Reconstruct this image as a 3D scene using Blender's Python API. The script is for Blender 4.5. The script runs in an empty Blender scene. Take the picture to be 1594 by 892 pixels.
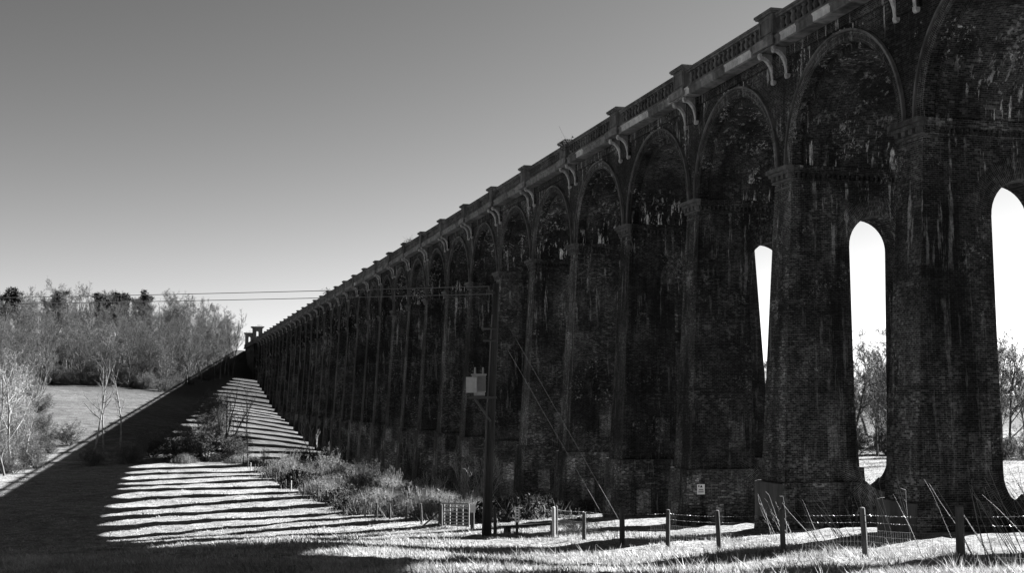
import bpy, math, random
import numpy as np
from mathutils import Vector, Matrix

# ------------------------------------------------------------------ camera, sky, sun, exposure
scene = bpy.context.scene
SUN_EL, SUN_PHI = math.radians(31.4), math.radians(15.0)       # elevation; swing from the viaduct's square-on direction
YAW, PITCH = math.radians(15.02), math.radians(4.785)

cam_data = bpy.data.cameras.new("camera")
cam_data.sensor_width = 36.0
cam_data.lens = 2000.0 / 1594.0 * 36.0
cam_data.clip_start, cam_data.clip_end = 0.5, 6000.0
camera = bpy.data.objects.new("camera", cam_data)
scene.collection.objects.link(camera)
camera.location = (0, 0, 0)                                     # eye level is height zero
camera.rotation_euler = (math.pi/2 + PITCH, 0, -YAW)
scene.camera = camera

world = bpy.data.worlds.new("World")
scene.world = world
world.use_nodes = True
wn, wl = world.node_tree.nodes, world.node_tree.links
wn.clear()
w_out = wn.new("ShaderNodeOutputWorld")
w_bg = wn.new("ShaderNodeBackground")
w_sky = wn.new("ShaderNodeTexSky")
w_sky.sky_type = 'NISHITA'
w_sky.sun_disc = False
w_sky.sun_elevation = SUN_EL
w_sky.sun_rotation = math.pi/2 - SUN_PHI
w_sky.altitude = 60
w_sky.air_density = 1.0
w_sky.dust_density = 0.6
w_sep = wn.new("ShaderNodeSeparateColor")                       # black and white film behind a red filter
wl.new(w_sky.outputs[0], w_sep.inputs[0])
w_pow = wn.new("ShaderNodeMath"); w_pow.operation = 'POWER'     # contrasty print
w_gain = wn.new("ShaderNodeMath"); w_gain.operation = 'MULTIPLY'
wl.new(w_sep.outputs[0], w_pow.inputs[0]); w_pow.inputs[1].default_value = 1.55
wl.new(w_pow.outputs[0], w_gain.inputs[0]); w_gain.inputs[1].default_value = 0.162
wl.new(w_gain.outputs[0], w_bg.inputs[0])
w_bg.inputs[1].default_value = 0.05
wl.new(w_bg.outputs[0], w_out.inputs[0])

sun_vec = Vector((math.cos(SUN_PHI)*math.cos(SUN_EL), math.sin(SUN_PHI)*math.cos(SUN_EL), math.sin(SUN_EL)))
sun_data = bpy.data.lights.new("sun", 'SUN')
sun_data.energy = 5.0
sun_data.angle = math.radians(0.5)
sun_data.color = (1, 1, 1)
sun = bpy.data.objects.new("sun", sun_data)
scene.collection.objects.link(sun)
sun.location = (200, 100, 150)
sun.rotation_euler = (-sun_vec).to_track_quat('-Z', 'Y').to_euler()

scene.view_settings.view_transform = 'Standard'
scene.view_settings.look = 'None'
scene.view_settings.gamma = 1.0
scene.view_settings.exposure = 3.0
scene.view_settings.use_curve_mapping = False
scene.cycles.max_bounces = 5
scene.cycles.diffuse_bounces = 2
scene.cycles.glossy_bounces = 2
scene.cycles.transmission_bounces = 3
scene.cycles.transparent_max_bounces = 4

# ------------------------------------------------------------------ helpers
rng = np.random.default_rng(7)
random.seed(7)
COL = scene.collection

def tag(o, label=None, cat=None, group=None, kind=None):
    if label: o["label"] = label
    if cat: o["category"] = cat
    if group: o["group"] = group
    if kind: o["kind"] = kind
    return o

def empty(name, loc=(0, 0, 0), rz=0.0, scale=1.0):
    o = bpy.data.objects.new(name, None)
    COL.objects.link(o)
    o.empty_display_size = .5
    o.location = loc
    o.rotation_euler = (0, 0, rz)
    o.scale = (scale, scale, scale)
    return o

def link_mesh(name, me, parent=None, loc=(0, 0, 0), rz=0.0):
    o = bpy.data.objects.new(name, me)
    COL.objects.link(o)
    o.location = loc
    o.rotation_euler = (0, 0, rz)
    if parent: o.parent = parent
    return o

def mesh_np(name, verts, faces, mat, uvs=None, smooth=False):
    """verts (n,3), faces (m,k) of one size, uvs (m*k,2)."""
    verts = np.asarray(verts, np.float32); faces = np.asarray(faces, np.int32)
    me = bpy.data.meshes.new(name)
    m, k = faces.shape
    me.vertices.add(len(verts)); me.vertices.foreach_set("co", verts.ravel())
    me.loops.add(m*k); me.loops.foreach_set("vertex_index", faces.ravel())
    me.polygons.add(m)
    me.polygons.foreach_set("loop_start", np.arange(0, m*k, k, dtype=np.int32))
    me.polygons.foreach_set("loop_total", np.full(m, k, np.int32))
    if smooth: me.polygons.foreach_set("use_smooth", np.ones(m, bool))
    if uvs is not None:
        u = me.uv_layers.new(name="UVMap"); u.data.foreach_set("uv", np.asarray(uvs, np.float32).ravel())
    me.update(calc_edges=True)
    me.materials.append(mat)
    return me

class MB:
    """collects polygons with a planar brick mapping in metres"""
    def __init__(self): self.v, self.f, self.uv = [], [], []
    def poly(self, pts, uv=None):
        n = len(self.v); self.v += [tuple(p) for p in pts]
        self.f.append(list(range(n, n+len(pts))))
        if uv is None:
            a, b, c = Vector(pts[0]), Vector(pts[1]), Vector(pts[2])
            nn = (b-a).cross(c-a)
            if nn.length < 1e-9 and len(pts) > 3: nn = (c-a).cross(Vector(pts[3])-a)
            ax, ay, az = abs(nn.x), abs(nn.y), abs(nn.z)
            if az > ax and az > ay: uv = [(p[0], p[1]) for p in pts]
            elif ax > ay: uv = [(p[1], p[2]) for p in pts]
            else: uv = [(p[0], p[2]) for p in pts]
        self.uv += list(uv)
    def box(self, x0, x1, y0, y1, z0, z1):
        P = lambda a, b, c: (a, b, c)
        self.poly([P(x0,y0,z0),P(x0,y0,z1),P(x0,y1,z1),P(x0,y1,z0)])
        self.poly([P(x1,y0,z0),P(x1,y1,z0),P(x1,y1,z1),P(x1,y0,z1)])
        self.poly([P(x0,y0,z0),P(x1,y0,z0),P(x1,y0,z1),P(x0,y0,z1)])
        self.poly([P(x0,y1,z0),P(x0,y1,z1),P(x1,y1,z1),P(x1,y1,z0)])
        self.poly([P(x0,y0,z1),P(x1,y0,z1),P(x1,y1,z1),P(x0,y1,z1)])
        self.poly([P(x0,y0,z0),P(x0,y1,z0),P(x1,y1,z0),P(x1,y0,z0)])
    def prism(self, prof, y0, y1):
        """profile of (x,z) points, extruded along y"""
        self.poly([(x, y0, z) for x, z in prof]); self.poly([(x, y1, z) for x, z in reversed(prof)])
        for (xa, za), (xb, zb) in zip(prof, prof[1:]+prof[:1]):
            self.poly([(xa, y0, za), (xa, y1, za), (xb, y1, zb), (xb, y0, zb)])
    def tube(self, p0, p1, r0, r1=None, n=8, caps=True):
        r1 = r0 if r1 is None else r1
        p0, p1 = Vector(p0), Vector(p1); d = (p1-p0).normalized()
        a = d.orthogonal().normalized(); b = d.cross(a)
        A = [p0+(a*math.cos(t)+b*math.sin(t))*r0 for t in [2*math.pi*i/n for i in range(n)]]
        B = [p1+(a*math.cos(t)+b*math.sin(t))*r1 for t in [2*math.pi*i/n for i in range(n)]]
        L = (p1-p0).length
        for i in range(n):
            j = (i+1) % n
            self.poly([A[i], A[j], B[j], B[i]], [(i*.1, 0), (i*.1+.1, 0), (i*.1+.1, L), (i*.1, L)])
        if caps:
            self.poly(list(reversed(A)), [(0, 0)]*n); self.poly(B, [(0, 0)]*n)
    def lathe(self, prof, n=6):
        for (r0, z0), (r1, z1) in zip(prof, prof[1:]):
            for i in range(n):
                a, b = 2*math.pi*i/n, 2*math.pi*(i+1)/n
                self.poly([(r0*math.cos(a), r0*math.sin(a), z0), (r0*math.cos(b), r0*math.sin(b), z0),
                           (r1*math.cos(b), r1*math.sin(b), z1), (r1*math.cos(a), r1*math.sin(a), z1)])
    def ring(self, cy, cz, r0, r1, a0, a1, x0, x1, n=24):
        """flat brick ring in a plane of constant x (front x0, back x1), bricks standing radially"""
        pt = lambda r, a, x: (x, cy+r*math.cos(a), cz+r*math.sin(a))
        for i in range(n):
            a, b = a0+(a1-a0)*i/n, a0+(a1-a0)*(i+1)/n; rm = .5*(r0+r1)
            uv = [(r0, a*rm), (r1, a*rm), (r1, b*rm), (r0, b*rm)]
            self.poly([pt(r0,a,x0), pt(r1,a,x0), pt(r1,b,x0), pt(r0,b,x0)], uv)
            if x1 != x0:
                self.poly([pt(r1,a,x0), pt(r1,a,x1), pt(r1,b,x1), pt(r1,b,x0)], [(0,a*r1),(x1-x0,a*r1),(x1-x0,b*r1),(0,b*r1)])
                self.poly([pt(r0,a,x0), pt(r0,b,x0), pt(r0,b,x1), pt(r0,a,x1)], [(0,a*r0),(0,b*r0),(x1-x0,b*r0),(x1-x0,a*r0)])
        if x1 != x0:
            for a in (a0, a1): self.poly([pt(r0,a,x0), pt(r0,a,x1), pt(r1,a,x1), pt(r1,a,x0)])
    def mesh(self, name, mat, smooth=False):
        me = bpy.data.meshes.new(name)
        me.from_pydata(self.v, [], self.f)
        u = me.uv_layers.new(name="UVMap"); u.data.foreach_set("uv", np.asarray(self.uv, np.float32).ravel())
        if smooth: me.polygons.foreach_set("use_smooth", np.ones(len(me.polygons), bool))
        me.materials.append(mat); me.update()
        return me
    def build(self, name, mat, parent=None, loc=(0, 0, 0), rz=0.0, smooth=False):
        return link_mesh(name, self.mesh(name, mat, smooth), parent, loc, rz)

# ------------------------------------------------------------------ materials (black and white photograph: all tones neutral)
def new_mat(name):
    m = bpy.data.materials.new(name); m.use_nodes = True
    nt = m.node_tree; nt.nodes.clear()
    return m, nt.nodes, nt.links

class NT:
    def __init__(self, nodes, links): self.n, self.l = nodes, links
    def set(self, node, key, v):
        s = node.inputs[key]
        if hasattr(v, "is_linked") or isinstance(v, bpy.types.NodeSocket): self.l.new(v, s)
        else: s.default_value = v
    def math(self, op, a, b=0.0, c=None, clamp=False):
        m = self.n.new("ShaderNodeMath"); m.operation = op; m.use_clamp = clamp
        self.set(m, 0, a); self.set(m, 1, b)
        if c is not None: self.set(m, 2, c)
        return m.outputs[0]
    def noise(self, vec, scale, detail=4, rough=.55, dist=0.0):
        t = self.n.new("ShaderNodeTexNoise"); t.inputs["Scale"].default_value = scale
        t.inputs["Detail"].default_value = detail; t.inputs["Roughness"].default_value = rough
        t.inputs["Distortion"].default_value = dist
        self.l.new(vec, t.inputs["Vector"]); return t.outputs[0]
    def scale(self, vec, s):
        m = self.n.new("ShaderNodeMapping"); m.inputs["Scale"].default_value = s
        self.l.new(vec, m.inputs["Vector"]); return m.outputs[0]
    def ramp(self, fac, a, b, lo=0.0, hi=1.0):
        m = self.n.new("ShaderNodeMapRange"); m.interpolation_type = 'SMOOTHSTEP'
        self.l.new(fac, m.inputs[0]); m.inputs[1].default_value = a; m.inputs[2].default_value = b
        m.inputs[3].default_value = lo; m.inputs[4].default_value = hi; return m.outputs[0]
    def mix(self, fac, a, b):
        m = self.n.new("ShaderNodeMix"); m.data_type = 'FLOAT'
        self.set(m, 0, fac); self.set(m, 2, a); self.set(m, 3, b); return m.outputs[0]
    def pos(self): return self.n.new("ShaderNodeNewGeometry").outputs["Position"]
    def uv(self): return self.n.new("ShaderNodeTexCoord").outputs["UV"]
    def obj(self): return self.n.new("ShaderNodeTexCoord").outputs["Object"]
    def rand(self): return self.n.new("ShaderNodeObjectInfo").outputs["Random"]
    def bump(self, h, strength, dist):
        b = self.n.new("ShaderNodeBump"); b.inputs["Strength"].default_value = strength; b.inputs["Distance"].default_value = dist
        self.l.new(h, b.inputs["Height"]); return b.outputs[0]
    def out(self, col, rough=.9, normal=None, spec=.2, metal=0.0, trans=0.0):
        p = self.n.new("ShaderNodeBsdfPrincipled"); o = self.n.new("ShaderNodeOutputMaterial")
        self.set(p, "Roughness", rough); self.set(p, "Specular IOR Level", spec); self.set(p, "Metallic", metal)
        if isinstance(col, (int, float)): p.inputs["Base Color"].default_value = (col, col, col, 1)
        else: self.l.new(col, p.inputs["Base Color"])
        if normal: self.l.new(normal, p.inputs["Normal"])
        s = p.outputs[0]
        if trans:
            t = self.n.new("ShaderNodeBsdfTranslucent"); x = self.n.new("ShaderNodeMixShader"); x.inputs[0].default_value = trans
            if isinstance(col, (int, float)): t.inputs[0].default_value = (col, col, col, 1)
            else: self.l.new(col, t.inputs[0])
            self.l.new(s, x.inputs[1]); self.l.new(t.outputs[0], x.inputs[2]); s = x.outputs[0]
        self.l.new(s, o.inputs[0])

def brick_material(name, base, var, mortar, stain=1.0, pale=.0, offset=.5):
    m, n, l = new_mat(name); t = NT(n, l)
    uv, pos = t.uv(), t.pos()
    b = n.new("ShaderNodeTexBrick"); l.new(uv, b.inputs["Vector"])
    b.inputs["Color1"].default_value = (base-var,)*3+(1,); b.inputs["Color2"].default_value = (base+var,)*3+(1,)
    b.inputs["Mortar"].default_value = (mortar,)*3+(1,)
    b.inputs["Scale"].default_value = 1.0; b.inputs["Mortar Size"].default_value = .011; b.inputs["Mortar Smooth"].default_value = .3
    b.inputs["Brick Width"].default_value = .235; b.inputs["Row Height"].default_value = .082; b.inputs["Bias"].default_value = -.2
    b.offset = offset
    broad = t.noise(pos, .23, 4, .6)
    mid = t.noise(pos, .9, 4, .65)
    fine = t.noise(pos, 6.5, 6, .75)
    # every brick its own tone, some over-burnt, some pale
    cell = n.new("ShaderNodeTexBrick"); l.new(uv, cell.inputs["Vector"]); cell.offset = offset
    cell.inputs["Color1"].default_value = (0, 0, 0, 1); cell.inputs["Color2"].default_value = (1, 1, 1, 1); cell.inputs["Mortar"].default_value = (.4, .4, .4, 1)
    cell.inputs["Mortar Size"].default_value = .008; cell.inputs["Scale"].default_value = 1.0; cell.inputs["Brick Width"].default_value = .235; cell.inputs["Row Height"].default_value = .082
    worn = t.ramp(t.noise(pos, .38, 4, .6), .46, .62)
    col = t.math('MULTIPLY', b.outputs[0], t.ramp(broad, .36, .66, .5, 1.65))
    col = t.math('MULTIPLY', col, t.ramp(mid, .34, .7, .75, 1.35))
    col = t.math('MULTIPLY', col, t.ramp(fine, .32, .7, .45, 1.8))
    col = t.math('MULTIPLY', col, t.math('ADD', 1.0, t.math('MULTIPLY', t.ramp(cell.outputs[0], .62, .9), t.math('MULTIPLY', worn, 1.5))))
    # squared-off repairs in other brick
    rp = n.new("ShaderNodeTexBrick"); l.new(uv, rp.inputs["Vector"])
    rp.inputs["Color1"].default_value = (0, 0, 0, 1); rp.inputs["Color2"].default_value = (1, 1, 1, 1); rp.inputs["Mortar"].default_value = (.5, .5, .5, 1)
    rp.inputs["Mortar Size"].default_value = 0; rp.inputs["Scale"].default_value = 1.0; rp.inputs["Brick Width"].default_value = .94; rp.inputs["Row Height"].default_value = 1.476
    col = t.math('MULTIPLY', col, t.ramp(rp.outputs[0], .94, .96, 1.0, 2.1))
    col = t.math('MULTIPLY', col, t.ramp(rp.outputs[0], .1, .12, .6, 1.0))
    # lime that has run down from the ledges: under the cornice, at the springing, below the impost
    zz = n.new("ShaderNodeSeparateXYZ"); l.new(pos, zz.inputs[0]); z = zz.outputs[2]
    below = t.math('MULTIPLY', t.ramp(z, 2.0, 9.4), t.math('LESS_THAN', z, 9.95))
    spring = t.math('MULTIPLY', t.math('SUBTRACT', 1.0, t.ramp(z, 10.8, 13.6)), t.math('GREATER_THAN', z, 10.6))
    eaves = t.math('MULTIPLY', t.ramp(z, 13.2, 16.2), .8)
    zone = t.math('MAXIMUM', t.math('MAXIMUM', below, spring), t.math('MAXIMUM', eaves, .28))
    streak = t.noise(t.scale(pos, (3.0, 3.0, .26)), 1.0, 7, .74)
    where = t.noise(pos, .3, 3, .6)
    lime = t.math('MULTIPLY', t.math('MULTIPLY', t.ramp(streak, .55, .61), t.ramp(where, .42, .54)), zone)
    flaky = t.math('MULTIPLY', t.ramp(t.noise(pos, 6.0, 6, .78), .55, .61), t.ramp(t.noise(pos, .5, 4, .65), .55, .63))
    lime = t.math('ADD', t.math('MULTIPLY', lime, 1.0), t.math('MULTIPLY', flaky, .8), clamp=True)
    soot = t.ramp(t.noise(t.scale(pos, (.9, .9, .1)), 1.0, 5, .65), .48, .64)
    col = t.math('MULTIPLY', col, t.math('SUBTRACT', 1.0, t.math('MULTIPLY', soot, .6)))
    col = t.mix(t.math('MULTIPLY', lime, stain*.85, clamp=True), col, t.math('MULTIPLY', t.ramp(fine, .3, .7, .3, 1.4), .24+pale))
    col = t.math('MULTIPLY', col, t.math('ADD', .7, t.math('MULTIPLY', t.rand(), .6)))
    h = t.math('ADD', t.math('MULTIPLY', b.outputs[1], -1.0), t.math('MULTIPLY', fine, .6))
    t.out(col, .92, t.bump(h, .5, .02), .15)
    return m

def rough_material(name, a, b, scale=3.0, bump=.3, dist=.02, rough=.9, stretch=(1, 1, 1), object_space=False, spec=.2, trans=0.0, vary=0.0):
    m, n, l = new_mat(name); t = NT(n, l)
    vec = t.scale(t.obj() if object_space else t.pos(), stretch)
    f = t.noise(vec, scale, 5, .62); f2 = t.noise(vec, scale*.17, 3, .55)
    col = t.mix(t.ramp(t.math('ADD', t.math('MULTIPLY', f, .6), t.math('MULTIPLY', f2, .4)), .32, .68), a, b)
    if vary: col = t.math('MULTIPLY', col, t.math('ADD', 1-vary, t.math('MULTIPLY', t.rand(), 2*vary)))
    t.out(col, rough, t.bump(f, bump, dist) if bump else None, spec, trans=trans)
    return m

M = {}
M['brick'] = brick_material('sooty_brick', .019, .012, .05, 1.1)
M['brick_plinth'] = brick_material('plinth_brick', .028, .015, .06, .9)
M['brick_front'] = brick_material('front_lightened_brick', .031, .018, .065, 1.2)  # lighter copy of the brick: front-against-side tone contrast painted into the colour
M['brick_vault'] = brick_material('vault_brick', .017, .0095, .036, 1.3, .2)
M['ring'] = brick_material('ring_brick', .024, .013, .09, .8, 0.0, 0.0)
M['stone'] = rough_material('weathered_stone', .03, .13, 2.3, .4, .03, stretch=(1, 1, .45))
M['sooty_stone'] = rough_material('sooty_stone', .018, .1, 2.3, .4, .03)
M['stone_pale'] = rough_material('renewed_pale_stone', .2, .46, 2.8, .2, .01, stretch=(1, 1, .5))
M['stone_mid'] = rough_material('weathered_cornice_stone', .06, .2, 2.6, .3, .02)
M['bracket'] = rough_material('pale_bracket_stone', .14, .42, 5.5, .3, .01)
M['concrete'] = rough_material('stained_concrete', .035, .1, 1.6, .2, .01, stretch=(1, 1, .2))
M['ballast'] = rough_material('deck_ballast', .12, .2, 8.0)
M['bark'] = rough_material('grey_bark', .025, .08, 6.0, .5, .02, stretch=(1, 1, .3), vary=.25)
M['bark_pale'] = rough_material('pale_bark', .06, .2, 5.0, .3, .02, stretch=(1, 1, .4))
M['twig'] = rough_material('winter_twigs', .036, .09, 4.0, 0, vary=.25)
M['twig_pale'] = rough_material('pale_twigs', .12, .22, 4.0, 0, vary=.15)
M['needle'] = rough_material('pine_needles', .012, .03, 4.0, 0)
M['dry'] = rough_material('dry_stems', .15, .3, 3.0, 0, trans=.25)
M['bramble_stem'] = rough_material('bramble_stems', .1, .27, 1.2, 0, trans=.2)
M['bramble'] = rough_material('bramble_leaf', .02, .1, 2.2, 0, trans=.2)
M['bramble_dark'] = rough_material('dark_bramble_leaf', .01, .03, 2.2, 0)
M['post'] = rough_material('weathered_timber', .03, .09, 7.0, .5, .01, stretch=(1, 1, .15), vary=.2)
M['post_pale'] = rough_material('pale_split_timber', .25, .38, 7.0, .4, .01, stretch=(1, 1, .15))
M['pole'] = rough_material('creosoted_timber', .014, .045, 6.0, .5, .01, stretch=(1, 1, .08))
M['metal'] = rough_material('galvanised_metal', .12, .2, 8.0, 0, rough=.5, spec=.5)
M['metal_dark'] = rough_material('dark_iron', .025, .05, 8.0, 0, rough=.6, spec=.4)
M['strand'] = rough_material('dull_strand', .035, .06, 8.0, 0, rough=.6)
M['enamel'] = rough_material('pale_grey_enamel', .22, .32, 3.0, 0, rough=.45, spec=.5)
M['wire'] = rough_material('bright_fence_wire', .12, .2, 3.0, 0, rough=.4, spec=.6)
M['cable'] = rough_material('overhead_cable', .08, .1, 3.0, 0, rough=.6)
M['sign'] = rough_material('white_sign_face', .72, .8, 3.0, 0, rough=.4)
M['ink'] = rough_material('black_print', .02, .03, 3.0, 0, rough=.5)

def ground_material():
    m, n, l = new_mat('winter_turf'); t = NT(n, l)
    pos = t.pos()
    a = t.noise(pos, 5.5, 6, .7); b = t.noise(pos, .55, 5, .6); c = t.noise(pos, .06, 3, .55)
    col = t.mix(t.ramp(a, .36, .64), .055, .2)
    mud = t.math('MULTIPLY', t.ramp(t.noise(pos, .35, 5, .7), .6, .7), .6)
    col = t.math('MULTIPLY', col, t.math('SUBTRACT', 1.0, mud))
    col = t.math('MULTIPLY', col, t.ramp(b, .3, .72, .6, 1.25))
    col = t.math('MULTIPLY', col, t.ramp(c, .35, .65, .85, 1.1))
    # bracken and leaf litter on the far hillside
    sx = n.new("ShaderNodeSeparateXYZ"); l.new(pos, sx.inputs[0])
    far = t.ramp(t.math('ADD', sx.outputs[1], t.math('MULTIPLY', t.noise(pos, .05, 4, .6), 60)), 225, 265)
    col = t.math('MULTIPLY', col, t.math('SUBTRACT', 1.0, t.math('MULTIPLY', far, .58)))
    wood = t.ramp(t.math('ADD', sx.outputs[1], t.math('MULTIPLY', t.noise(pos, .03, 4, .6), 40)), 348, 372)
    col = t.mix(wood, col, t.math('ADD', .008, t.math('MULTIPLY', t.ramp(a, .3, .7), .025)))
    t.out(col, .95, t.bump(t.math('ADD', a, t.math('MULTIPLY', b, 2.0)), .8, .12), .1)
    return m
M['turf'] = ground_material()

def blade_material():
    m, n, l = new_mat('grass_blades'); t = NT(n, l)
    pos = t.pos()
    col = t.mix(t.ramp(t.noise(pos, 7.0, 3, .6), .3, .7), .13, .34)
    col = t.math('MULTIPLY', col, t.ramp(t.noise(pos, .6, 4, .65), .32, .68, .55, 1.2))
    t.out(col, .6, None, .3, trans=.35)
    return m
M['blade'] = blade_material()

# ------------------------------------------------------------------ the lie of the land (heights from eye level)
XF, Y0, BAY, DEPTH = 28.14, 55.0, 10.85, 8.4          # viaduct: front face, a pier's centre, pier spacing, width of the arches
_VY = np.array([-300,-60,-20,0,15,30,44,56,67,78,93,104,120,150,200,232,258,282,309,334,356,379,393,417,440,480,600,900,1600.])
_VZ = np.array([-1,-1,-1.2,-1.75,-3.1,-4.4,-5.4,-6.3,-7.0,-7.8,-8.9,-9.6,-10.4,-11.1,-11.2,-10.7,-9.7,-8.0,-6.3,-5.1,-3.06,-.3,1.2,3.5,7,12,20,24,26.])
_gy = np.arange(-300, 1600, 1.0)
_k = np.exp(-.5*(np.arange(-15, 16)/5.0)**2); _k /= _k.sum()
_gv = np.convolve(np.pad(np.interp(_gy, _VY, _VZ), 15, mode='edge'), _k, mode='valid')
def sstep(a, b, v):
    t = np.clip((v-a)/(b-a), 0, 1); return t*t*(3-2*t)
def ground(x, y):
    x = np.asarray(x, float); y = np.asarray(y, float)
    g = np.interp(y, _gy, _gv)
    left = np.maximum(XF-x, 0.0)
    g = g - .036*np.minimum(left, 40)*(1-sstep(95, 160, y))*sstep(15, 45, y)
    g = g + 1.0*sstep(12, 24, left)*np.exp(-((y-46)/20.0)**2)
    g = g + 7.6*(1-np.exp(-left/36))*sstep(190, 265, y)
    g = g + .05*np.maximum(-x-60, 0)*sstep(150, 300, y)*(1-sstep(200, 420, -x))
    g = g + 4.2*(1-np.exp(-np.maximum(x-36.5, 0)/26))*sstep(20, 90, y)
    g = np.where(g > -5, -5+(g+5)*(1-.93*sstep(50, 110, x)), g)
    e = 15.6-.62*np.maximum(np.abs(x-32.4)-5.2, 0)-1.3*np.maximum(476-y, 0)
    g = np.where(y > 445, np.maximum(g, e), g)
    g = g + .07*np.sin(x*.83+1.7*np.sin(y*.31))*np.sin(y*.71+1.3*np.sin(x*.43)) + .12*np.sin(x*.21+2)*np.sin(y*.17+.6)
    return g
def gz(x, y): return float(ground(x, y))

def terrain():
    def axis(a, b, lo, hi, step, growth):
        c = list(np.arange(lo, hi+step, step)); s = step
        while c[-1] < b: s *= growth; c.append(c[-1]+s)
        s = step
        while c[0] > a: s *= growth; c.insert(0, c[0]-s)
        return np.array(c)
    xs = axis(-1500, 1500, -30, 42, .6, 1.06); ys = axis(-300, 1590, 18, 130, .6, 1.022)
    X, Y = np.meshgrid(xs, ys, indexing='ij')
    Z = ground(X, Y)
    r = np.random.default_rng(3)
    near = (1-sstep(60, 220, np.hypot(X, Y)))
    Z = Z + r.normal(0, .035, Z.shape)*near
    nx, ny = X.shape
    idx = np.arange(nx*ny).reshape(nx, ny)
    f = np.stack([idx[:-1, :-1], idx[1:, :-1], idx[1:, 1:], idx[:-1, 1:]], -1).reshape(-1, 4)
    me = mesh_np('ground', np.stack([X, Y, Z], -1).reshape(-1, 3), f, M['turf'], smooth=True)
    tag(link_mesh('ground', me), 'rough winter grassland of the valley floor and its rising far slope', kind='structure')
terrain()

# ------------------------------------------------------------------ the viaduct
Z_IMP, Z_SOF, R_ARCH = 10.70, 16.40, BAY/2-.85
SLOT_C, SLOT_W, SLOT_B, SLOT_T = DEPTH/2+.15, 1.5, -4.55, 8.45
Z_PLINTH, Z_FOOT = -4.06, -13.5

def taper(z): return (Z_IMP-z)/(Z_IMP-Z_PLINTH)
def pier_shaft(z0, z1, grow=0.0):
    half = lambda z: .83+.36*taper(z)+grow
    xf = lambda z: -.85*taper(z)-grow
    xr = lambda z: DEPTH+.85*taper(z)+grow
    def w(z):
        if z <= SLOT_B or z >= SLOT_T: return 0.0
        if z > SLOT_T-SLOT_W: q = (z-(SLOT_T-SLOT_W))/SLOT_W
        elif z < SLOT_B+SLOT_W: q = ((SLOT_B+SLOT_W)-z)/SLOT_W
        else: return SLOT_W
        return SLOT_W*math.sqrt(max(0, 1-q*q))
    lv = {z0, z1}
    for i in range(13):
        a = math.pi/2*i/12
        lv |= {SLOT_T-SLOT_W+SLOT_W*math.sin(a), SLOT_B+SLOT_W-SLOT_W*math.sin(a)}
    lv = sorted(z for z in lv if z0 <= z <= z1)
    m = MB()
    for a, b in zip(lv, lv[1:]):
        wa, wb = w(a), w(b); ha, hb = half(a), half(b)
        m.poly([(xf(a), -ha, a), (xf(b), -hb, b), (xf(b), hb, b), (xf(a), ha, a)])
        m.poly([(xr(a), -ha, a), (xr(a), ha, a), (xr(b), hb, b), (xr(b), -hb, b)])
        for s in (-1, 1):
            if wa+wb > 0:
                q1 = [(xf(a), s*ha, a), (SLOT_C-wa, s*ha, a), (SLOT_C-wb, s*hb, b), (xf(b), s*hb, b)]
                q2 = [(SLOT_C+wa, s*ha, a), (xr(a), s*ha, a), (xr(b), s*hb, b), (SLOT_C+wb, s*hb, b)]
            else:
                q1 = [(xf(a), s*ha, a), (xr(a), s*ha, a), (xr(b), s*hb, b), (xf(b), s*hb, b)]; q2 = None
            for q in (q1, q2):
                if q: m.poly(q if s < 0 else q[::-1])
        if wa+wb > 0:
            m.poly([(SLOT_C-wa, -ha, a), (SLOT_C-wa, ha, a), (SLOT_C-wb, hb, b), (SLOT_C-wb, -hb, b)],
                   [(-ha, a), (ha, a), (hb, b), (-hb, b)])
            m.poly([(SLOT_C+wa, -ha, a), (SLOT_C+wb, -hb, b), (SLOT_C+wb, hb, b), (SLOT_C+wa, ha, a)],
                   [(-ha, a), (-hb, b), (hb, b), (ha, a)])
    # closed top, open over the slot when it cuts the top
    z, h, ww = z1, half(z1), w(z1)
    if ww > 0:
        m.poly([(xf(z), -h, z), (SLOT_C-ww, -h, z), (SLOT_C-ww, h, z), (xf(z), h, z)])
        m.poly([(SLOT_C+ww, -h, z), (xr(z), -h, z), (xr(z), h, z), (SLOT_C+ww, h, z)])
    else: m.poly([(xf(z), -h, z), (xr(z), -h, z), (xr(z), h, z), (xf(z), h, z)])
    return m

def slot_ring(top, s):
    """brick ring round the slot's head (or its upturned foot) on both cheeks of the pier"""
    m = MB(); n = 20
    zc = SLOT_T-SLOT_W if top else SLOT_B+SLOT_W
    a0, a1 = (0, math.pi) if top else (math.pi, 2*math.pi)
    for s in (s,):
        for k in range(4):
            r0, r1 = SLOT_W+.235*k+.004, SLOT_W+.235*(k+1)+.004
            for i in range(n):
                a, b = a0+(a1-a0)*i/n, a0+(a1-a0)*(i+1)/n
                def P(r, t):
                    z = zc+r*math.sin(t); hh = .83+.36*taper(z)+(.175 if z < Z_PLINTH else 0)+.014-.004*k
                    return (SLOT_C+r*math.cos(t), s*hh, z)
                rm = .5*(r0+r1)
                m.poly([P(r0,a), P(r1,a), P(r1,b), P(r0,b)] if s < 0 else [P(r0,b), P(r1,b), P(r1,a), P(r0,a)],
                       [(0, a*rm), (.2, a*rm), (.2, b*rm), (0, b*rm)])
    return m

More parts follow.
